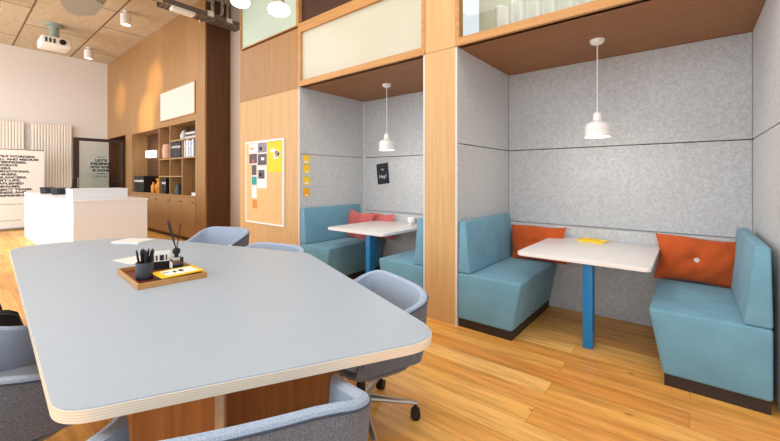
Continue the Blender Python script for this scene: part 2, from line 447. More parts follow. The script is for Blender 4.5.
cushion((-3.72, 3.80, .665), .50, .42, .12, 'coral', 'larger coral cushion leaning in far booth, left of the table', 5, rx=-.22, ry=.14, button=False)
cushion((-3.40, 3.97, .665), .44, .36, .09, 'coral', 'coral cushion tucked behind another, its corner showing over far table', 6, rx=-.1, ry=-.03, button=False)

# ------------------------------------------------------------------ booth pendant lamps
def booth_lamp(x, y, label):
    t = thing('pendant_lamp', label, 'lamp', (x, y, 2.55))
    MB().lathe([(.058, 0), (.058, -.012), (.05, -.03), (.03, -.042), (.008, -.046)]).build('ceiling_rose', 'pure_white', t)
    MB().cyl((0, 0, -.044), (0, 0, -.64), .0045, n=8).build('cord', 'pure_white', t)
    s = MB().lathe([(.010, -.63), (.028, -.635), (.032, -.655), (.034, -.70), (.06, -.715), (.086, -.728), (.096, -.75), (.098, -.785), (.094, -.792),
                    (.098, -.80), (.099, -.845), (.094, -.845), (.092, -.80), (.088, -.75), (.03, -.725)], cap=False, n=36)
    s.build('lamp_shade', 'lamp_shade', t)
    MB().lathe([(.002, -.832), (.088, -.832), (.088, -.826), (.002, -.826)], n=30).build('diffuser', 'bulb_white', t)
    l = bpy.data.lights.new('pendant_glow', 'POINT'); l.energy = 5; l.color = (1, .93, .82); l.shadow_soft_size = .07
    o = bpy.data.objects.new('pendant_glow', l); C.objects.link(o); o.location = (x, y, 2.55 - .92)
booth_lamp(-.62, 3.6, 'white metal pendant lamp over the table in the right-hand booth')
booth_lamp(-3.0, 3.6, 'white metal pendant lamp over the table in the far booth')

# ------------------------------------------------------------------ the big table
PA = [(-1.262, .18), (-.715, 1.225), (-2.40, 1.885), (-4.45, 1.27), (-4.70, .37)]
RAD = [.14, .16, .22, .30, .30]
def round_poly(P, rad, n=10):
    out = []
    for i, p in enumerate(P):
        p = Vector(p); a = Vector(P[i - 1]); b = Vector(P[(i + 1) % len(P)])
        da = (a - p).normalized(); db = (b - p).normalized(); ang = da.angle(db)
        tl = rad[i] / math.tan(ang / 2) if rad[i] / math.tan(ang / 2) < .45 * min((a - p).length, (b - p).length) else .45 * min((a - p).length, (b - p).length)
        p0 = p + da * tl; p1 = p + db * tl
        for k in range(n + 1):
            q = k / n; out.append(tuple((1 - q) ** 2 * p0 + 2 * q * (1 - q) * p + q * q * p1))
    return out
TB = (-2.7, .95)
def rel(poly): return [(x - TB[0], y - TB[1]) for x, y in poly]
tbl = thing('meeting_table', 'large pale grey-blue table with plywood edge and wooden panel base', 'table', (TB[0], TB[1], 0))
outline = round_poly(PA, RAD)
inner = [(Vector(p) + (Vector(TB) - Vector(p)).normalized() * .0035) for p in outline]
MB().prism(rel(outline), .703, .737, .002).build('plywood_core', 'ply_layers', tbl)
MB().prism(rel([tuple(p) for p in inner]), .737, .741, .0012).build('tabletop', 'laminate', tbl)
def slab(p0, p1, th, z0, z1):
    a, b = Vector(p0), Vector(p1); d = (b - a).normalized(); n = Vector((-d.y, d.x)) * th / 2
    q = [a - n, b - n, b + n, a + n]
    return MB().prism(rel([tuple(v) for v in q]), z0, z1, .001)
# slab directions follow the near end of the table
dn = Vector((.47, .883)); inn = Vector((-.883, .47))
E0 = Vector((-1.452, .698))               # end of the fin
J = E0 + inn * .42
slab(E0 + inn * .0, E0 + inn * 2.3, .032, 0, .70).build('base_panel', 'plywood_edge', tbl, False)
slab(J - dn * .38, J + dn * .62 , .03, 0, .70).build('base_panel', 'base_panel', tbl, False)
J2 = E0 + inn * 1.95
slab(J2 - dn * .38, J2 + dn * .45, .03, 0, .70).build('base_panel', 'base_panel', tbl, False)

# ------------------------------------------------------------------ upholstered swivel chairs
def chair_path(n_arm=10, n_cor=10, n_back=8):
    """from right arm tip round the back to left arm tip; returns (x, y, nx, ny, u) with u=0 at tips, 1 along the back"""
    w, yb, r, yt = .364, -.27, .10, .19
    pts = []
    for i in range(n_arm): 
        y = yt + (yb + r - yt) * i / n_arm; pts.append((w, y, 1, 0))
    for i in range(n_cor):
        a = R(-90 * i / n_cor); pts.append((w - r + r * math.cos(a), yb + r + r * math.sin(a), math.cos(a), math.sin(a)))
    for i in range(n_back // 2 + 1):
        x = (w - r) * (1 - i / (n_back / 2)); pts.append((x, yb - .015 * (1 - (x / (w - r)) ** 2), 0, -1))
    left = [(-x, y, -nx, ny) for x, y, nx, ny in pts[:-1]][::-1]
    return pts + left
def make_chair(label, dark=None):
    t = thing('swivel_chair', label, 'chair')
    P = chair_path(); N = len(P)
    L = [0]
    for a, b in zip(P, P[1:]): L.append(L[-1] + math.hypot(a[0] - b[0], a[1] - b[1]))
    tot = L[-1]
    outer = []; inn_ = []; seam = []
    for (x, y, nx, ny), l in zip(P, L):
        q = min(l, tot - l)                                     # distance from nearer tip
        s = min(1, max(0, (q - .05) / .50)); s = .6 * s + .4 * s * s * (3 - 2 * s)
        h = .61 + (.750 - .61) * s; x -= math.copysign(.012 * (1 - s), x)
        tip = min(1, q / .07); h -= .15 * (1 - math.sqrt(max(0, 1 - (1 - tip) ** 2)))
        th = (.046 + .014 * (1 - s)) * (.12 + .88 * min(1, q / .16) ** .7)
        lean = .022 * s
        zb = .385
        def at(off, z): return (x + nx * off, y + ny * off, z)
        outer.append([at(-.055, zb - .01), at(-.018, zb + .01), at(-.002, zb + .07), at(lean * .4, (h + zb) / 2), at(lean, h - .012)])
        seam.append(at(lean + .001, h - .010))
        inn_.append([at(lean, h - .012), at(lean - .006, h + .002), at(lean - th * .5, h + .008), at(lean - th * .92, h - .004), at(lean - th, h - .03),
                     at(-th - .004, (h + zb) / 2 + .03), at(-th - .012, .425), at(-th - .012, .395)])
    MB().rings(outer, close=False, cap=False).build('shell', dark or 'chair_outer', t)
    ib = MB(); ib.rings(inn_, close=False, cap=False)
    for e in (0, -1):                                           # close the arm fronts
        ring = inn_[e] + [outer[e][1], outer[e][2], outer[e][3]]
        vs = [ib.bm.verts.new(p) for p in ring]; ib.bm.faces.new(vs)
    bmesh.ops.remove_doubles(ib.bm, verts=ib.bm.verts, dist=1e-4)
    ib.build('inner_upholstery', dark or 'chair_inner', t)
    MB().tube(seam, .0035, 6).build('piping', 'piping', t)
    def plan(k, ry=.0):
        out = []
        for i in range(40):
            a = 2 * PI * i / 40; c, s = math.cos(a), math.sin(a)
            x = .31 * math.copysign(abs(c) ** .55, c); y = .215 * math.copysign(abs(s) ** .55, s) - .012
            out.append((x * k, y * k))
        return out
    def lay(k, z): return [(x, y, z) for x, y in plan(k)]
    MB().rings([lay(.95, .39), lay(.98, .41), lay(.97, .432), lay(.9, .45), lay(.6, .458), lay(.2, .46)]).build('seat', 'chair_inner', t)
    MB().rings([lay(.5, .325), lay(.8, .335), lay(1.0, .36), lay(1.07, .385), lay(1.0, .395)]).build('seat_pan', 'chair_outer', t)
    MB().lathe([(.09, .325), (.09, .318), (.03, .33), (.027, .12), (.045, .11), (.05, .075), (.02, .068)], n=24).build('column', 'black', t)
    for k in range(5):
        a = R(-122 + 72 * k); d = Vector((math.cos(a), math.sin(a), 0)); n = Vector((-d.y, d.x, 0))
        rs = []
        for q, zt, hw, hh in ((.03, .118, .028, .02), (.15, .108, .022, .016), (.28, .096, .018, .012), (.335, .09, .017, .010), (.35, .086, .013, .008)):
            c = d * q + Vector((0, 0, zt)); rs.append([tuple(c + n * hw * math.cos(2 * PI * i / 12) + Vector((0, 0, hh * math.sin(2 * PI * i / 12)))) for i in range(12)])
        leg = MB().rings(rs).build('leg', 'aluminium', t)
        c = d * .335; cm = MB()
        for sg in (-1, 1):
            cc = c + n * .014 * sg
            cm.cyl(cc + n * .011 + Vector((0, 0, .03)), cc - n * .011 + Vector((0, 0, .03)), .03, n=18)
        cm.cyl(c + Vector((0, 0, .03)), c + Vector((0, 0, .084)), .008, n=10)
        cm.build('caster', 'black', leg)
    return t
ch = make_chair('grey-blue swivel chair in the foreground, its back turned to the viewer')
ch.location = (-1.090, .579, 0); ch.rotation_euler = (0, 0, R(59.7))
for loc, rz, lb in (((-1.43, 1.49, 0), 160, 'swivel chair by the wooden column, at near right corner of the grey table'),
                    ((-2.19, .15, 0), -2, 'chair at lower left corner of picture, grey outer side and pale inner arm showing'),
                    ((-2.82, 1.68, 0), 196, 'chair below the pin board, only the top of its back above the table'),
                    ((-4.22, 1.96, 0), 205, 'chair farthest away at the grey table, in front of dark wood end')):
    o = dup(ch, loc, R(rz), lb)
    if rz > 0: o.scale = (.90, .92, 1)
ch2 = make_chair('black-shelled chair at left picture edge, beyond the nearer left chair', 'black')
ch2.location = (-3.24, .09, 0); ch2.rotation_euler = (0, 0, R(4))

# ------------------------------------------------------------------ things on the big table
ZT = .741
t = thing('tray', 'wooden tray with dark red inside and oak rim on the grey table', 'tray', (-2.555, .865, ZT), R(-4))
MB().box(-.245, .245, -.17, .17, 0, .008).build('tray_base', 'tray_red', t, False)
m = MB()
m.box(-.255, .255, -.18, -.17, 0, .032, .001); m.box(-.255, .255, .17, .18, 0, .032, .001)
m.box(-.255, -.245, -.17, .17, 0, .032, .001); m.box(.245, .255, -.17, .17, 0, .032, .001)
m.build('rim', 'oak_frame', t, False)
t = thing('mug', 'dark slate mug holding black pencils on the wooden tray', 'mug', (-2.515, .762, ZT + .008), R(150))
MB().lathe([(.040, 0), (.044, .004), (.046, .02), (.046, .098), (.045, .1), (.042, .098), (.042, .01), (.002, .008)], n=36).build('mug_body', 'slate', t)
MB().tube([(.043 + .03 * math.sin(a), 0, .05 + .03 * math.cos(a)) for a in [PI * i / 10 for i in range(11)]], .0055).build('handle', 'slate', t)
def pencil(label):
    p = thing('pencil', label, 'pencil', group='black pencils in the mug')
    MB().cyl((0, 0, 0), (0, 0, .150), .0056, n=6).build('barrel', 'black', p, False)
    MB().cyl((0, 0, .150), (0, 0, .168), .0056, .0008, n=6).build('tip', 'black', p, False)
    return p
proto = pencil('one of the black pencils standing in the slate mug')
for i in range(20):
    a = 2 * PI * i / 20 * 3.3; rr = .010 + .022 * ((i * 5) % 7) / 6
    o = proto if i == 0 else dup(proto, (0, 0, 0))
    tilt = .04 + .20 * ((i * 3) % 5) / 4
    o.location = (-2.515 + rr * .6 * math.cos(a), .762 + rr * .6 * math.sin(a), ZT + .018)
    o.rotation_euler = Vector((0, 0, 1)).rotation_difference(Vector((math.cos(a) * tilt, math.sin(a) * tilt, 1))).to_euler()
t = thing('reed_diffuser', 'clear glass reed diffuser with black reeds and ball stopper on tray', 'diffuser', (-2.59, .965, ZT + .008))
MB().prism(rrect(-.033, .033, -.033, .033, .008, 4), 0, .085, .003).build('bottle', 'clear_glass', t)
MB().prism(rrect(-.029, .029, -.029, .029, .006, 4), .004, .04, .001).build('scented_oil', 'slate', t)
MB().box(-.018, .028, -.0345, -.0332, .02, .062).build('paper_label', 'paper', t, False)
MB().lathe([(.012, .085), (.012, .105), (.02, .11), (.023, .125), (.02, .14), (.008, .146)], n=20).build('stopper', 'black', t)
for k, (dx, dy) in enumerate(((-.07, -.05), (-.06, -.055), (-.05, -.05), (-.075, -.06), (-.065, -.04), (.03, .03))):
    MB().cyl((0, 0, .13), (dx * .62, dy * .62, .325 - .005 * k), .0034, n=6).build('reed', 'black', t, False)
CBX, CBY, CBR = -2.735, .90, R(68)
t = thing('card_box', 'black open box behind the mug on the wooden tray', 'box', (CBX, CBY, ZT + .008), CBR)
m = MB(); m.box(-.09, .09, -.03, .03, 0, .004); m.box(-.09, .09, -.03, -.026, .004, .05); m.box(-.09, .09, .026, .03, .004, .05)
m.box(-.09, -.086, -.026, .026, .004, .05); m.box(.086, .09, -.026, .026, .004, .05)
m.build('box_body', 'black', t, False)
for k in range(3):
    off = -.014 + .012 * k
    cd = thing('card', ['front white card with black shapes in the black box', 'middle white card with black shapes in the black box', 'rear white card with black shapes in the black box'][k], 'card',
               (CBX - math.sin(CBR) * off, CBY + math.cos(CBR) * off, ZT + .013), CBR, rx=-.10)
    MB().box(-.082 + .004 * k, .078, -.0006, .0006, 0, .092 + .008 * k, .0003).build('card_sheet', 'paper', cd, False)
    mm = MB(); mm.box(-.070, -.056, -.0014, -.0008, .05, .084); mm.box(-.046, -.016, -.0014, -.0008, .046, .084); mm.box(-.006, .004, -.0014, -.0008, .05, .082)
    mm.box(.016, .040, -.0014, -.0008, .048, .084); mm.box(.050, .058, -.0014, -.0008, .05, .084); mm.build('printed_shape', 'ink', cd, False)
    MB().box(-.036, -.026, -.002, -.0015, .058, .074).build('printed_gap', 'paper', cd, False)
t = thing('booklet', 'yellow booklet with a white printed band on the wooden tray', 'booklet', (-2.425, .915, ZT + .031), R(3), ry=.06)
MB().box(-.075, .075, -.12, .12, 0, .007, .001).build('cover', 'yellow', t, False)
m = MB().box(-.055, .055, -.085, .095, .0071, .0078).build('printed_band', 'paper', t, False)
m = MB(); m.box(-.02, .012, -.03, -.012, .0079, .0083); m.box(-.03, .012, .005, .03, .0079, .0083); m.box(-.02, -.012, -.085, -.045, .0079, .0083)
m.build('printed_mark', 'ink', t, False)
def sheet(x, y, rz, a, b, h, name, label, cat):
    t = thing(name, label, cat, (x, y, ZT), rz)
    MB().box(-a / 2, a / 2, -b / 2, b / 2, 0, h, min(.001, h * .3)).build('pages', 'paper', t, False)
    MB().box(-a / 2 - .003, a / 2 + .003, -b / 2 - .003, b / 2 + .003, h, h + .0015).build('cover', 'pure_white', t, False)
sheet(-4.10, 1.15, R(32), .28, .20, .016, 'notebook', 'closed white notebook near far edge of grey table', 'notebook')
sheet(-3.18, .90, R(10), .26, .18, .002, 'leaflet', 'thin white leaflet lying on the grey table beyond the mug', 'leaflet')

# ------------------------------------------------------------------ things in the booths
t = thing('book', 'closed yellow book lying on the white table in the right-hand booth', 'book', (-.71, 3.93, .742), R(-12))
MB().box(-.112, .112, -.07, .07, .002, .016).build('pages', 'paper', t, False)
m = MB(); m.box(-.115, .115, -.074, .074, 0, .002); m.box(-.115, .115, -.074, .074, .016, .019); m.box(-.115, .115, -.076, -.073, 0, .019); m.build('cover', 'yellow', t, False)
MB().box(-.05, .05, -.03, .02, .0191, .0196).build('title_block', 'yellow_orange', t, False)
t = thing('cup', 'small round white cup at back of far booth table', 'cup', (-2.86, 3.95, .742))
MB().lathe([(.03, 0), (.045, .012), (.056, .04), (.054, .07), (.045, .088), (.041, .086), (.05, .05), (.002, .012)], n=28).build('cup_body', 'pure_white', t)
MB().tube([(.05 + .022 * math.sin(a), 0, .045 + .022 * math.cos(a)) for a in [PI * i / 8 for i in range(9)]], .005).build('handle', 'slate', t)
# sticky notes on felt
for k in range(4):
    zt = (1.655, 1.525, 1.37, 1.215)[k]
    nt_ = thing('sticky_note', ['topmost yellow note on the felt wall above the far bench', 'second yellow note from top on the felt wall of far booth',
                                'third yellow note from top on the felt wall of far booth', 'lowest, orange-yellow note on the felt wall above the far bench'][k], 'note', (-3.970, 3.085, zt))
    MB().box(.0, .0015, -.055, .055, -.115, 0).build('note_sheet', 'yellow' if k < 3 else 'yellow_orange', nt_, False)
    MB().box(.0016, .0019, -.035 + .01 * (k % 2), .03, -.10, -.075 - .01 * (k % 2)).build('written_line', 'paper', nt_, False)
# black poster
t = thing('poster', 'small black poster with white lettering, hung askew above far table', 'poster', (-3.575, YK - .0021, 1.415), ry=R(-6))
MB().box(-.115, .115, -.002, .002, -.155, .155).build('poster_sheet', 'poster_black', t, False)
lettering('lettering', 'Hey!', 'paper', t, Matrix.Translation((0, -.0025, -.065)) @ FACE_NY, .075, align='CENTER')
lettering('small_lettering', 'say', 'paper', t, Matrix.Translation((0, -.0025, .055)) @ FACE_NY, .04, align='CENTER')

# ------------------------------------------------------------------ cork board
t = thing('cork_board', 'white-framed cork pin board on the wooden pillar', 'pin board', (-4.79, YB, .68))
MB().box(-.475, .475, -.016, -.002, .015, 1.20).build('cork_surface', 'cork', t, False)
m = MB(); m.box(-.495, .495, -.022, -.001, 0, .022); m.box(-.495, .495, -.022, -.001, 1.195, 1.217); m.box(-.495, -.473, -.022, -.001, .022, 1.195); m.box(.473, .495, -.022, -.001, .022, 1.195)
m.build('board_frame', 'pure_white', t, False)
def pin(x0, x1, z0, z1, mat, name, label, cat, marks=(), bmat='paper', extra=None):
    y = YB - .017
    p = thing(name, label, cat, ((x0 + x1) / 2, y, z0))
    hw = (x1 - x0) / 2
    MB().box(-hw, hw, -.002, 0, 0, z1 - z0).build('sheet', bmat, p, False)
    if mat: MB().box(-hw + .008, hw - .008, -.0026, -.0021, .008, z1 - z0 - .008).build('picture', mat, p, False)
    for a, b, c, d, mm in marks: MB().box(a - hw, b - hw, -.0034, -.0028, c, d).build('print', mm, p, False)
    MB().cyl((0, -.012, z1 - z0 - .012), (0, -.002, z1 - z0 - .012), .006, n=10).build('pin_head', 'amber', p)
    return p
pin(-5.19, -4.955, 1.725, 1.868, None, 'postcard', 'white postcard with small amber print, top left of pin board', 'postcard', [(.03, .13, .05, .08, 'amber')])
pin(-5.19, -4.955, 1.56, 1.72, 'photo_dark', 'photo_print', 'dark photo second from top in leftmost column of pin board', 'photo', [(.09, .15, .02, .07, 'coral')])
pin(-4.95, -4.70, 1.715, 1.872, 'photo_grey', 'photo_print', 'topmost photo beside the yellow poster on pin board', 'photo', [(.05, .12, .04, .09, 'ink')])
pin(-4.95, -4.70, 1.53, 1.71, 'photo_dark', 'photo_print', 'second photo beside the yellow poster on pin board', 'photo', [(.10, .18, .08, .12, 'paper')])
pin(-4.95, -4.71, 1.20, 1.525, 'paper', 'flyer', 'white flyer with dark picture below the two photos', 'flyer', [(.02, .19, .14, .27, 'photo_dark'), (.05, .10, .18, .22, 'paper')])
pin(-5.12, -4.97, 1.385, 1.552, 'photo_dark', 'photo_print', 'narrow dark photo above the turquoise card on pin board', 'photo')
pin(-5.12, -4.965, 1.24, 1.38, 'turquoise', 'card', 'turquoise card in the left column of pin board', 'card')
pin(-5.11, -4.975, 1.05, 1.235, None, 'card', 'plain white card below the turquoise card', 'card')
pin(-5.09, -4.965, .90, 1.02, 'amber', 'card', 'amber card lowest on the pin board', 'card', bmat='amber')
yp = pin(-4.68, -4.33, 1.43, 1.865, 'yellow', 'yellow_poster', 'yellow poster in top right corner of pin board', 'poster', [(.07, .20, .28, .33, 'paper'), (.14, .24, .19, .25, 'paper'), (.19, .27, .22, .30, 'photo_dark')], bmat='yellow')
pin(-4.475, -4.40, 1.655, 1.73, 'photo_dark', 'badge', 'small dark tilted tag over the yellow poster', 'tag').rotation_euler = (0, R(35), 0)
bpy.data.objects['badge'].location.y -= .004

# ------------------------------------------------------------------ bookcase in the wood wall
bc = thing('bookcase', 'built-in oak bookcase with open shelves above cupboard doors', 'bookcase', (-9.9, YC, 0))
bx = lambda x: x + 9.9
m = MB()
m.box(bx(-11.93), bx(-11.90), 0, .40, .09, 2.575); m.box(bx(-7.89), bx(-7.862), 0, .40, .09, 2.575)
m.box(bx(-11.9), bx(-7.89), 0, .40, 2.55, 2.575); m.box(bx(-11.9), bx(-7.89), -.01, .40, .945, .975)
m.build('carcass', 'oak_cabinet', bc, False)
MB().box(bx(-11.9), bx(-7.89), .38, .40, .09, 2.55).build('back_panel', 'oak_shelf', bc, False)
for x, z1 in ((-9.909, 2.55), (-9.245, 2.55), (-8.567, 2.19)):
    MB().box(bx(x) - .016, bx(x) + .016, .004, .38, .975, z1).build('divider', 'oak_cabinet', bc, False)
for x0, x1, z in ((-9.893, -9.261, 1.79), (-9.229, -7.89, 1.79), (-9.893, -9.261, 1.385), (-9.229, -8.583, 1.385), (-9.229, -7.89, 2.19)):
    MB().box(bx(x0), bx(x1), .004, .38, z - .014, z + .014).build('shelf', 'oak_cabinet', bc, False)
MB().box(bx(-11.93), bx(-7.862), .05, .38, 0, .09).build('plinth', 'oak_shade', bc, False)
xs = [-11.925, -11.28, -10.643, -9.948, -9.181, -8.515, -7.868]
for a, b in zip(xs, xs[1:]):
    d = MB().box(bx(a) + .004, bx(b) - .004, -.012, .006, .095, .938, .001).build('door', 'oak_cabinet', bc, False)
    hx = bx(b) - .10
    MB().box(hx - .05, hx + .05, -.03, -.013, .835, .85, .003).build('handle', 'black', d)
def shelf_item(mk, x, y, z, label, name, cat, group=None, rz=0): ...
def book_row(x0, z, ws, hs, mats, labels, name='book', cat='book', depth=.2, y=3.33, lean=0, group=None):
    x = x0
    for i, (wd, h) in enumerate(zip(ws, hs)):
        b = thing(name, labels[i] if isinstance(labels, list) else labels, cat, (x + wd / 2, y, z), group=group, ry=lean)
        MB().box(-wd / 2, wd / 2, 0, depth, 0, h, .002).build('cover', mats[i % len(mats)], b, False)
        MB().box(-wd / 2 + .003, wd / 2 - .003, -.001, depth - .004, h, h + .001).build('page_block', 'paper', b, False)
        MB().box(-wd / 2 + .008, wd / 2 - .008, -.003, -.0005, h * .62, h * .75).build('spine_label', 'book_grey', b, False)
        x += wd + .004
# binders on the wide bay
book_row(-11.78, .976, [.10] * 7, [.43] * 7, ['black'], 'black ring binder standing in the wide bay of the bookcase', 'ring_binder', 'binder', .28, 3.33, group='black binders in the wide bay')
book_row(-9.80, .976, [.12, .12], [.37, .37], ['black', 'black'],
         ['left black binder of two in the narrow bottom bay', 'right black binder of two in the narrow bottom bay'], 'ring_binder', 'binder', .28, 3.33)
book_row(-9.21, 1.805, [.055, .06, .05, .065, .055, .06, .05, .07], [.36, .37, .35, .36, .37, .34, .36, .35], ['book_dark', 'black', 'book_dark'],
         'dark book in the middle row of the bookcase', group='dark books in the middle row')
book_row(-8.53, 1.805, [.05, .07, .06, .05, .08, .06, .05, .06], [.36, .34, .37, .36, .35, .33, .37, .36], ['book_grey', 'book_blue', 'paper', 'book_blue'],
         'grey-blue book in the middle row of the bookcase', group='grey-blue books in the middle row')
for k, (z, mt, wd, lb) in enumerate(((2.205, 'book_grey', .54, 'grey box lying lowest in the top bay stack'), (2.255, 'photo_dark', .50, 'dark box between two grey ones in top bay'),
                                     (2.30, 'book_grey', .46, 'grey box on top of the stack in top bay'))):
    b = thing('storage_box', lb, 'box', (-8.32, 3.5, z)); h = .048 if k == 0 else .043
    MB().box(-wd / 2, wd / 2, -.13, .13, 0, h * .7, .002).build('box_body', mt, b, False); MB().box(-wd / 2 - .003, wd / 2 + .003, -.133, .133, h * .7, h, .002).build('lid', mt, b, False)
def vase(x, y, z, prof, mat, label, name='vase', cat='vase', group=None):
    v = thing(name, label, cat, (x, y, z), group=group)
    MB().lathe(prof, n=22).build('vase_body', mat, v)
    MB().lathe([(prof[-1][0] * 1.06, prof[-1][1] - .004), (prof[-1][0] * 1.1, prof[-1][1]), (prof[-1][0] * .9, prof[-1][1] + .006)], n=22).build('rim', mat, v)
vase(-8.95, 3.5, 2.205, [(.05, 0), (.08, .04), (.085, .12), (.05, .19), (.04, .22)], 'book_grey', 'grey vase at left of the boxes in the top bay')
vase(-9.72, 3.44, 1.805, [(.09, 0), (.12, .03), (.13, .2), (.11, .33), (.1, .35)], 'blush', 'blush pink vessel beside the dark books')
vase(-10.62, 3.42, .976, [(.05, 0), (.06, .03), (.06, .18), (.03, .22), (.03, .26)], 'amber', 'slim amber bottle right of the binders')
vase(-10.25, 3.45, .976, [(.08, 0), (.10, .05), (.13, .16), (.07, .27), (.10, .36)], 'amber', 'wide amber vase right of the slim bottle')
vase(-8.72, 3.5, 1.40, [(.1, 0), (.11, .03), (.05, .08), (.05, .28), (.07, .32)], 'paper', 'white vase on the small centre shelf')
vase(-9.05, 3.42, .976, [(.08, 0), (.08, .14), (.05, .18), (.05, .22)], 'slate', 'dark canister in the centre bottom bay')
t = thing('storage_box', 'low white dish-like box in the right bottom bay', 'box', (-8.1, 3.45, .976))
MB().box(-.12, .12, -.09, .09, 0, .05, .006).build('box_body', 'paper', t, False); MB().box(-.123, .123, -.093, .093, .05, .062, .004).build('lid', 'paper', t, False)
# two little wall lights in the wide bay
for k, x in enumerate((-11.50, -11.18)):
    t = thing('wall_light', ['left small glowing wall light in the wide bookcase bay', 'right small glowing wall light in the wide bookcase bay'][k], 'light', (x, 3.68, 2.0))
    MB().box(-.04, .04, -.02, -.001, -.06, .06, .004).build('back_plate', 'pure_white', t)
    MB().lathe([(.01, -.1), (.075, -.09), (.08, 0), (.075, .09), (.01, .1)], c=(0, -.09, 0), n=20).build('glass_shade', 'bulb_soft', t)
# white board panel above the shelves
t = thing('wall_panel', 'white rectangular panel set in the wood wall above the bookcase', 'panel', (-8.84, YC, 2.68))
MB().box(-.94, .94, -.012, -.002, .02, .67).build('panel_face', 'panel_white', t, False)
m = MB(); m.box(-.965, .965, -.02, -.001, 0, .022); m.box(-.965, .965, -.02, -.001, .668, .69); m.box(-.965, -.94, -.02, -.001, .022, .668); m.box(.94, .965, -.02, -.001, .022, .668)
m.build('panel_frame', 'oak_cabinet', t, False)

# ------------------------------------------------------------------ glass partition door
dr = MB(); XD = -12.5
dr.box(XD - .04, XD + .04, 2.16, 2.28, 0, 2.42); dr.box(XD - .04, XD + .04, 3.22, 3.29, 0, 2.42); dr.box(XD - .04, XD + .04, 2.28, 3.22, 2.34, 2.42); dr.box(XD - .04, XD + .04, 2.28, 3.22, 0, .06)
df = struct('door_1', dr, 'door_frame')
MB().box(XD - .005, XD + .005, 2.28, 3.22, .06, 2.34).build('glass_panel', 'clear_glass', df, False)
MB().tube([(XD + .04, 2.25, 1.05), (XD + .09, 2.25, 1.05), (XD + .09, 2.25, 1.35), (XD + .04, 2.25, 1.35)], .012, 8).build('door_handle', 'steel', df)
zz = 1.90
for k, (s_, wd) in enumerate((("LET'S", .26), ('REDEFINE', .46), ('HOW WORK', .48), ('IS DONE', .38))):
    lettering('lettering', s_, 'ink', df, Matrix.Translation((XD + .012, 2.75, zz - .09 * k - .10)) @ FACE_X, .085, align='CENTER', bold=.005, fit=wd)
lettering('lettering', '@design', 'ink', df, Matrix.Translation((XD + .012, 2.75, 1.37)) @ FACE_X, .06, align='CENTER', fit=.26)
MB().box(XD + .011, XD + .013, 2.66, 2.84, 1.915, 1.93).build('printed_bar', 'ink', df, False)
MB().box(XD + .011, XD + .013, 2.66, 2.84, 1.46, 1.475).build('printed_bar', 'ink', df, False)
t = thing('cupboard', 'pale green-grey low cupboard seen through the glass door', 'cupboard', (XW + .26, 2.91, 0))
MB().box(-.2, .2, -.42, .32, .03, 1.5, .004).build('cupboard_body', 'pale_green', t, False)
for sg in (-.415, -.045): MB().box(.201, .216, sg, sg + .36, .05, 1.48, .002).build('door', 'pale_green', t, False)
MB().box(-.19, .19, -.41, .31, 0, .03).build('plinth', 'slate', t, False)

# ------------------------------------------------------------------ radiators on the white wall
def radiator(y0, y1, label):
    t = thing('radiator', label, 'radiator', (XW, (y0 + y1) / 2, .12)); hw = (y1 - y0) / 2
    n = max(3, int(round((y1 - y0) / .062)))
    for i in range(n):
        y = -hw + (i + .5) * 2 * hw / n
        MB().box(.05, .11, y - .0275, y + .0275, 0.0, 2.77, .012, 3).build('radiator_column', 'radiator', t)
    m = MB(); m.box(.065, .095, -hw + .02, hw - .02, .06, .1); m.box(.065, .095, -hw + .02, hw - .02, 2.68, 2.72); m.build('header_pipe', 'radiator', t)
    m = MB(); m.box(0.001, .065, -hw + .1, -hw + .14, 2.4, 2.46); m.box(0.001, .065, hw - .14, hw - .1, 2.4, 2.46); m.build('bracket', 'radiator', t)
    m = MB(); m.cyl((.08, hw - .05, -.12), (.08, hw - .05, .01), .012, n=10); m.build('feed_pipe', 'radiator', t)
radiator(.45, 1.42, 'tall white column radiator behind the banner at left edge')
radiator(1.56, 2.42, 'tall white column radiator between banner and glass door')

# ------------------------------------------------------------------ roll-up banner
XN = -13.55
t = thing('banner', 'white roll-up banner with black capital lettering by the counter', 'banner', (XN, 1.2, 0))
MB().box(-.002, .002, -.54, .54, .06, 2.08).build('banner_sheet', 'paper', t, False)
MB().box(-.10, .10, -.56, .56, .005, .06, .01).build('banner_base', 'steel', t)
MB().box(-.012, .012, -.545, .545, 2.08, 2.1, .004).build('top_rail', 'steel', t)
MB().cyl((-.03, 0, .06), (-.03, 0, 2.09), .01, n=8).build('support_pole', 'steel', t)
lines = ['MOBILE WORKERS,', 'SMALL AND MEDIUM', 'ENTERPRISES,', 'CORPORATE', 'MAKERS,', 'INTERNATIONAL', 'THINKERS,', 'FREELANCERS,', 'START-UPS,', 'ESTABLISHED', 'COMPANIES,', 'PROJECT TEAMS,', 'BUSINESS AND', 'ENTREPRENEUR']
z = 1.885
for k, s_ in enumerate(lines):
    lettering('lettering', s_, 'ink', t, Matrix.Translation((.004, -.47, z - .078 * k)) @ FACE_X, .074, align='LEFT', bold=.0035, fit=.056 * len(s_))
lettering('small_lettering', 'COWORKING AND OFFICES', 'ink', t, Matrix.Translation((.004, -.30, .66)) @ FACE_X, .032, align='LEFT', fit=.62)
lettering('small_lettering', 'TEAM WORK', 'ink', t, Matrix.Translation((.004, -.30, .24)) @ FACE_X, .032, align='LEFT', fit=.40)
MB().cyl((.002, .42, .27), (.004, .42, .27), .035, n=20).build('printed_dot', 'ink', t, False)

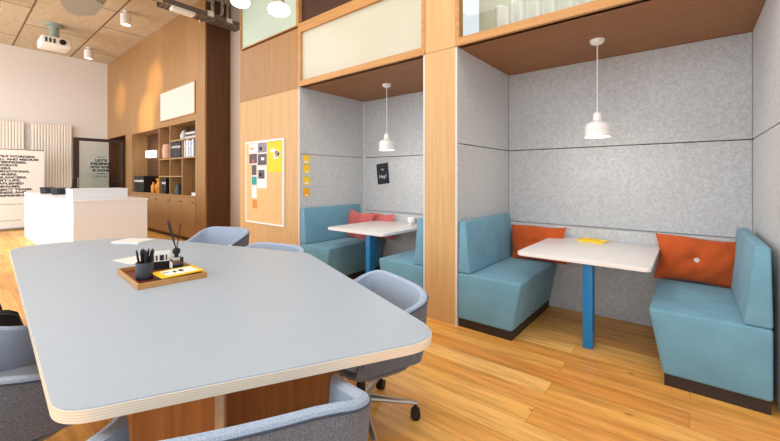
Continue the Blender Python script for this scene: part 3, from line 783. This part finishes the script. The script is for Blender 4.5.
# ------------------------------------------------------------------ white reception counter
t = thing('reception_counter', 'long glossy white reception counter in front of the bookcase', 'counter', (-9.4, 1.68, 0))
MB().box(-2.55, 2.48, -.48, .455, 0, .985).build('counter_body', 'counter_white', t, False)
MB().box(-2.56, 2.49, -.49, .465, .985, 1.02, .003).build('countertop', 'counter_white', t, False)
t = thing('raised_shelf', 'white block standing on the right end of the reception counter', 'shelf', (-7.38, 1.60, 1.02))
MB().box(-.30, .17, -.36, .34, 0, .145).build('block_body', 'counter_white', t, False)
MB().box(-.305, .175, -.365, .345, .145, .162, .002).build('block_top', 'counter_white', t, False)
for k, (x, y, lb) in enumerate(((-10.55, 1.40, 'left dark wire basket standing on the white counter'), (-9.72, 1.46, 'right dark wire basket standing on the white counter'))):
    b = thing('wire_basket', lb, 'basket', (x, y, 1.02), R(15))
    m = MB(); m.box(-.09, .09, -.07, .07, .0, .008)
    for i in range(7):
        q = -.08 + i * .0267; m.cyl((q, -.07, 0), (q * 1.1, -.08, .13), .006, n=6); m.cyl((q, .07, 0), (q * 1.1, .08, .13), .006, n=6)
    for zz_ in (.05, .09, .13): m.tube([(-.09, -.08, zz_), (.09, -.08, zz_), (.09, .08, zz_), (-.09, .08, zz_), (-.09, -.08, zz_)], .006, 6)
    m.build('wire_frame', 'slate', b)
    MB().prism(rrect(-.07, .07, -.05, .05, .02), .01, .12, .01).build('dark_contents', 'slate', b)
t = thing('pump_bottle', 'slim dark bottle by the left end of the white block', 'bottle', (-8.12, 1.40, 1.02))
MB().lathe([(.03, 0), (.033, .01), (.033, .16), (.012, .20), (.012, .24)], n=18).build('bottle_body', 'black', t)
MB().lathe([(.009, .24), (.009, .29), (.02, .295), (.005, .31)], n=12).build('pump', 'black', t)
t = thing('desk_tray', 'beige low box beside the slim bottle on the counter', 'box', (-7.92, 1.50, 1.02))
MB().box(-.13, .13, -.12, .12, 0, .11, .01).build('box_body', 'hall_wall', t); MB().box(-.135, .135, -.125, .125, .11, .125, .004).build('lid', 'white_wall', t)

# ------------------------------------------------------------------ ceiling fittings
def spot_can(x, y, label):
    t = thing('ceiling_spotlight', label, 'spotlight', (x, y, ZC))
    MB().lathe([(.06, 0), (.06, -.02), (.02, -.025), (.02, -.07)], n=18).build('mount', 'pure_white', t)
    MB().lathe([(.02, -.07), (.095, -.075), (.10, -.09), (.10, -.30), (.085, -.30), (.08, -.27)], n=26, cap=False).build('lamp_body', 'pure_white', t)
    MB().lathe([(.004, -.285), (.082, -.285), (.082, -.28), (.004, -.28)], n=22).build('lens', 'bulb_soft', t)
spot_can(-12.85, 2.55, 'white cylinder ceiling spotlight near the white wall corner')
spot_can(-9.40, 2.50, 'white cylinder ceiling spotlight nearest to the cable tray')
spot_can(-10.4, .62, 'white cylinder ceiling spotlight cut by the top left corner')
t = thing('projector', 'white ceiling projector hanging from a cylinder mount', 'projector', (-11.55, 1.66, ZC))
MB().lathe([(.16, 0), (.16, -.05), (.09, -.07), (.09, -.34), (.05, -.36)], n=24).build('ceiling_mount', 'duct_blue', t)
MB().box(-.30, .30, -.26, .26, -.56, -.36, .03, 3).build('projector_body', 'pure_white', t)
MB().cyl((.29, .10, -.46), (.345, .10, -.46), .06, n=20).build('lens', 'black', t)
m = MB(); [m.box(.30, .306, -.20 + .07 * i, -.16 + .07 * i, -.51, -.41) for i in range(3)]; m.build('vent', 'slate', t, False)
# faceted ventilation duct
t = thing('ventilation_duct', 'grey faceted metal ventilation box hanging under the ceiling', 'duct', (-8.35, 1.55, 4.38))
hx = [(-.55, -.15), (-.65, .06), (-.27, .31), (.40, .30), (.72, -.05), (.10, -.38)]
MB().rings([[(x * .80, y * .80, 0) for x, y in hx], [(x, y, .16) for x, y in hx], [(x * 1.02, y * 1.02, .40) for x, y in hx]]).build('duct_body', 'duct_grey', t, False)
MB().rings([[(x * 1.04, y * 1.04, .40) for x, y in hx], [(x * 1.04, y * 1.04, .44) for x, y in hx]]).build('flange', 'steel', t, False)
m = MB(); [m.cyl((x, y, .44), (x, y, .57), .008, n=6) for x, y in ((-.4, 0), (.3, .15), (.3, -.15))]; m.build('hanger_rod', 'steel', t)
# cable tray
t = thing('cable_tray', 'perforated grey metal cable tray hung near the ceiling', 'cable tray', (-7.1, 3.1, 4.36))
m = MB(); m.box(-.15, -.142, -.72, .71, 0, .09); m.box(.142, .15, -.72, .71, 0, .09); m.build('side_rail', 'tray_metal', t, False)
m = MB()
for i in range(20):
    y = -.71 + i * .0735; m.box(-.142, .142, y, y + .042, 0, .006)
for x in (-.142, -.05, .03, .12): m.box(x, x + .022, -.72, .71, .001, .007)
m.build('perforated_base', 'tray_metal', t, False)
m = MB()
for y in (-.6, .4):
    m.cyl((-.13, y, .005), (-.13, y, .585), .007, n=6); m.cyl((.13, y, .005), (.13, y, .585), .007, n=6)
m.build('hanger_rod', 'steel', t)
for k, (y, dx, r_) in enumerate(((.22, -.06, .03), (.36, .05, .022), (.50, -.02, .022))):
    p = thing('conduit', ['leftmost pale pipe bending down into the cable tray', 'middle pale pipe bending down into the cable tray', 'rightmost pale pipe next to the mint glass'][k], 'pipe', (-7.1 + dx, 3.1 + y, 4.369))
    pts = [(0, 0, .578), (0, 0, .22)] + [(0, -.12 + .12 * math.cos(a), .22 - .12 * math.sin(a)) for a in [PI / 2 * i / 6 for i in range(1, 7)]] + [(0, -.20, .10)]
    pts = [(x_, y_, max(z_, r_)) for x_, y_, z_ in pts]
    MB().tube(pts, r_, 12).build('pipe_run', 'duct_grey', p); MB().cyl((0, 0, .30), (0, 0, .34), r_ + .01, n=14).build('collar', 'steel', p)
for k, (y, h_) in enumerate(((.08, .11), (.44, .09))):
    p = thing('junction_box', ['white junction box on the cable tray, left of the pipes', 'small white junction box on the cable tray among the pipes'][k], 'junction box', (-6.98, 3.1 + y, 4.369))
    MB().box(-.05, .05, -.06, .06, 0, h_, .005).build('box_body', 'duct_grey', p); MB().box(.051, .056, -.05, .05, .01, h_ - .01).build('lid', 'radiator', p, False)
p = thing('strip_light', 'pink-white strip light fixed under the cable tray', 'light', (-7.02, 2.72, 4.355))
MB().box(-.08, .08, -.19, .19, -.05, 0, .004).build('housing', 'radiator', p); MB().box(-.07, .07, -.18, .18, -.058, -.05).build('diffuser', 'paper', p, False)
p = thing('bracket_arm', 'short grey diagonal bracket under the cable tray', 'bracket', (-7.0, 3.13, 4.355))
MB().tube([(0, .12, -.01), (.05, -.05, -.09), (.09, -.17, -.15)], .018, 8).build('arm_bar', 'steel', p); MB().box(-.04, .04, .08, .16, -.012, 0).build('fixing_plate', 'steel', p, False)
t = thing('air_duct', 'pale green-blue square air duct above the cable tray', 'duct', (-6.66, 2.75, 4.62))
MB().box(-.25, .25, -1.6, .42, 0, .32, .01).build('duct_body', 'duct_blue', t)
MB().box(-.26, .26, .2, .24, -.01, .33).build('flange', 'steel', t, False)
# globe pendants high up
for k, (x, y, zb, lb) in enumerate(((-3.80, 2.06, 3.23, 'left of two glowing white bowl lights at top of picture'), (-2.94, 1.97, 2.86, 'right of two glowing white bowl lights at top of picture'))):
    t = thing('bowl_pendant', lb, 'lamp', (x, y, zb))
    MB().lathe([(.01, 0), (.06, .004), (.09, .02), (.10, .045), (.085, .075), (.05, .095), (.02, .10)], n=32).build('glass_bowl', 'bulb_warm', t)
    MB().lathe([(.05, .094), (.05, .13), (.02, .15), (.02, .19)], n=24).build('cap', 'steel', t)
    MB().cyl((0, 0, .19), (0, 0, ZC - zb - .02), .005, n=8).build('cord', 'black', t)
    MB().lathe([(.05, ZC - zb - .03), (.055, ZC - zb)], n=20).build('ceiling_rose', 'steel', t)

# ------------------------------------------------------------------ light
def area(name, loc, rot, sx, sy, e, col):
    l = bpy.data.lights.new(name, 'AREA'); l.shape = 'RECTANGLE'; l.size = sx; l.size_y = sy; l.energy = e; l.color = col
    o = bpy.data.objects.new(name, l); C.objects.link(o); o.location = loc; o.rotation_euler = rot; return o
def spot(name, loc, target, e, ang, col, blend=.6, r=.06):
    l = bpy.data.lights.new(name, 'SPOT'); l.energy = e; l.spot_size = R(ang); l.spot_blend = blend; l.color = col; l.shadow_soft_size = r
    o = bpy.data.objects.new(name, l); C.objects.link(o); o.location = loc
    o.rotation_euler = (Vector(target) - Vector(loc)).to_track_quat('-Z', 'Y').to_euler(); return o
w = bpy.data.worlds.new('World'); bpy.context.scene.world = w; w.use_nodes = True
bg = w.node_tree.nodes['Background']; bg.inputs[0].default_value = (.90, .95, 1, 1); bg.inputs[1].default_value = 0.95
area('window_light', (-1.5, YF + .3, 2.6), (R(80), 0, 0), 9, 3.6, 170, (.96, .98, 1))
area('window_light_left', (-10.5, YF + .3, 2.4), (R(85), 0, 0), 6, 3.6, 380, (.88, .94, 1))
area('ceiling_fill', (-1.2, .8, 4.6), (0, 0, 0), 4.5, 3, 110, (1, .97, .92))  # broad overhead fill added to light the room, no fixture of its own
area('ceiling_fill_left', (-9.5, .5, 4.4), (0, 0, 0), 5, 3, 90, (.98, .98, .96))  # second added fill over the counter, separate from the ceiling spotlights
area('loft_fill', (-.6, 3.22, 4.3), (0, 0, 0), 1.8, .25, 22, (1, .98, .92))  # added to brighten the space behind the clear transom, no lamp there
spot('wall_spot', (-9.6, -.4, 4.6), (-10.75, 3.3, 2.9), 1500, 20, (1, .74, .26), 1)
spot('wall_spot_b', (-9.2, -.2, 4.7), (-10.2, 3.3, 3.7), 700, 20, (1, .76, .32), 1)
spot('wall_spot_c', (-12.5, -.2, 4.7), (-12.9, 3.3, 3.65), 500, 20, (1, .76, .32), 1)

# ------------------------------------------------------------------ camera
cam = bpy.data.cameras.new('camera'); co = bpy.data.objects.new('camera', cam); C.objects.link(co)
co.location = (0, 0, 1.35); co.rotation_euler = (R(90), 0, R(39.3))
cam.sensor_width = 36; cam.lens = 366 / 780 * 36; cam.clip_start = .05
cam.shift_y = -(220.5 - 178) / 780
bpy.context.scene.camera = co
vs = bpy.context.scene.view_settings; vs.view_transform = 'Standard'; vs.look = 'None'; vs.exposure = 0.05
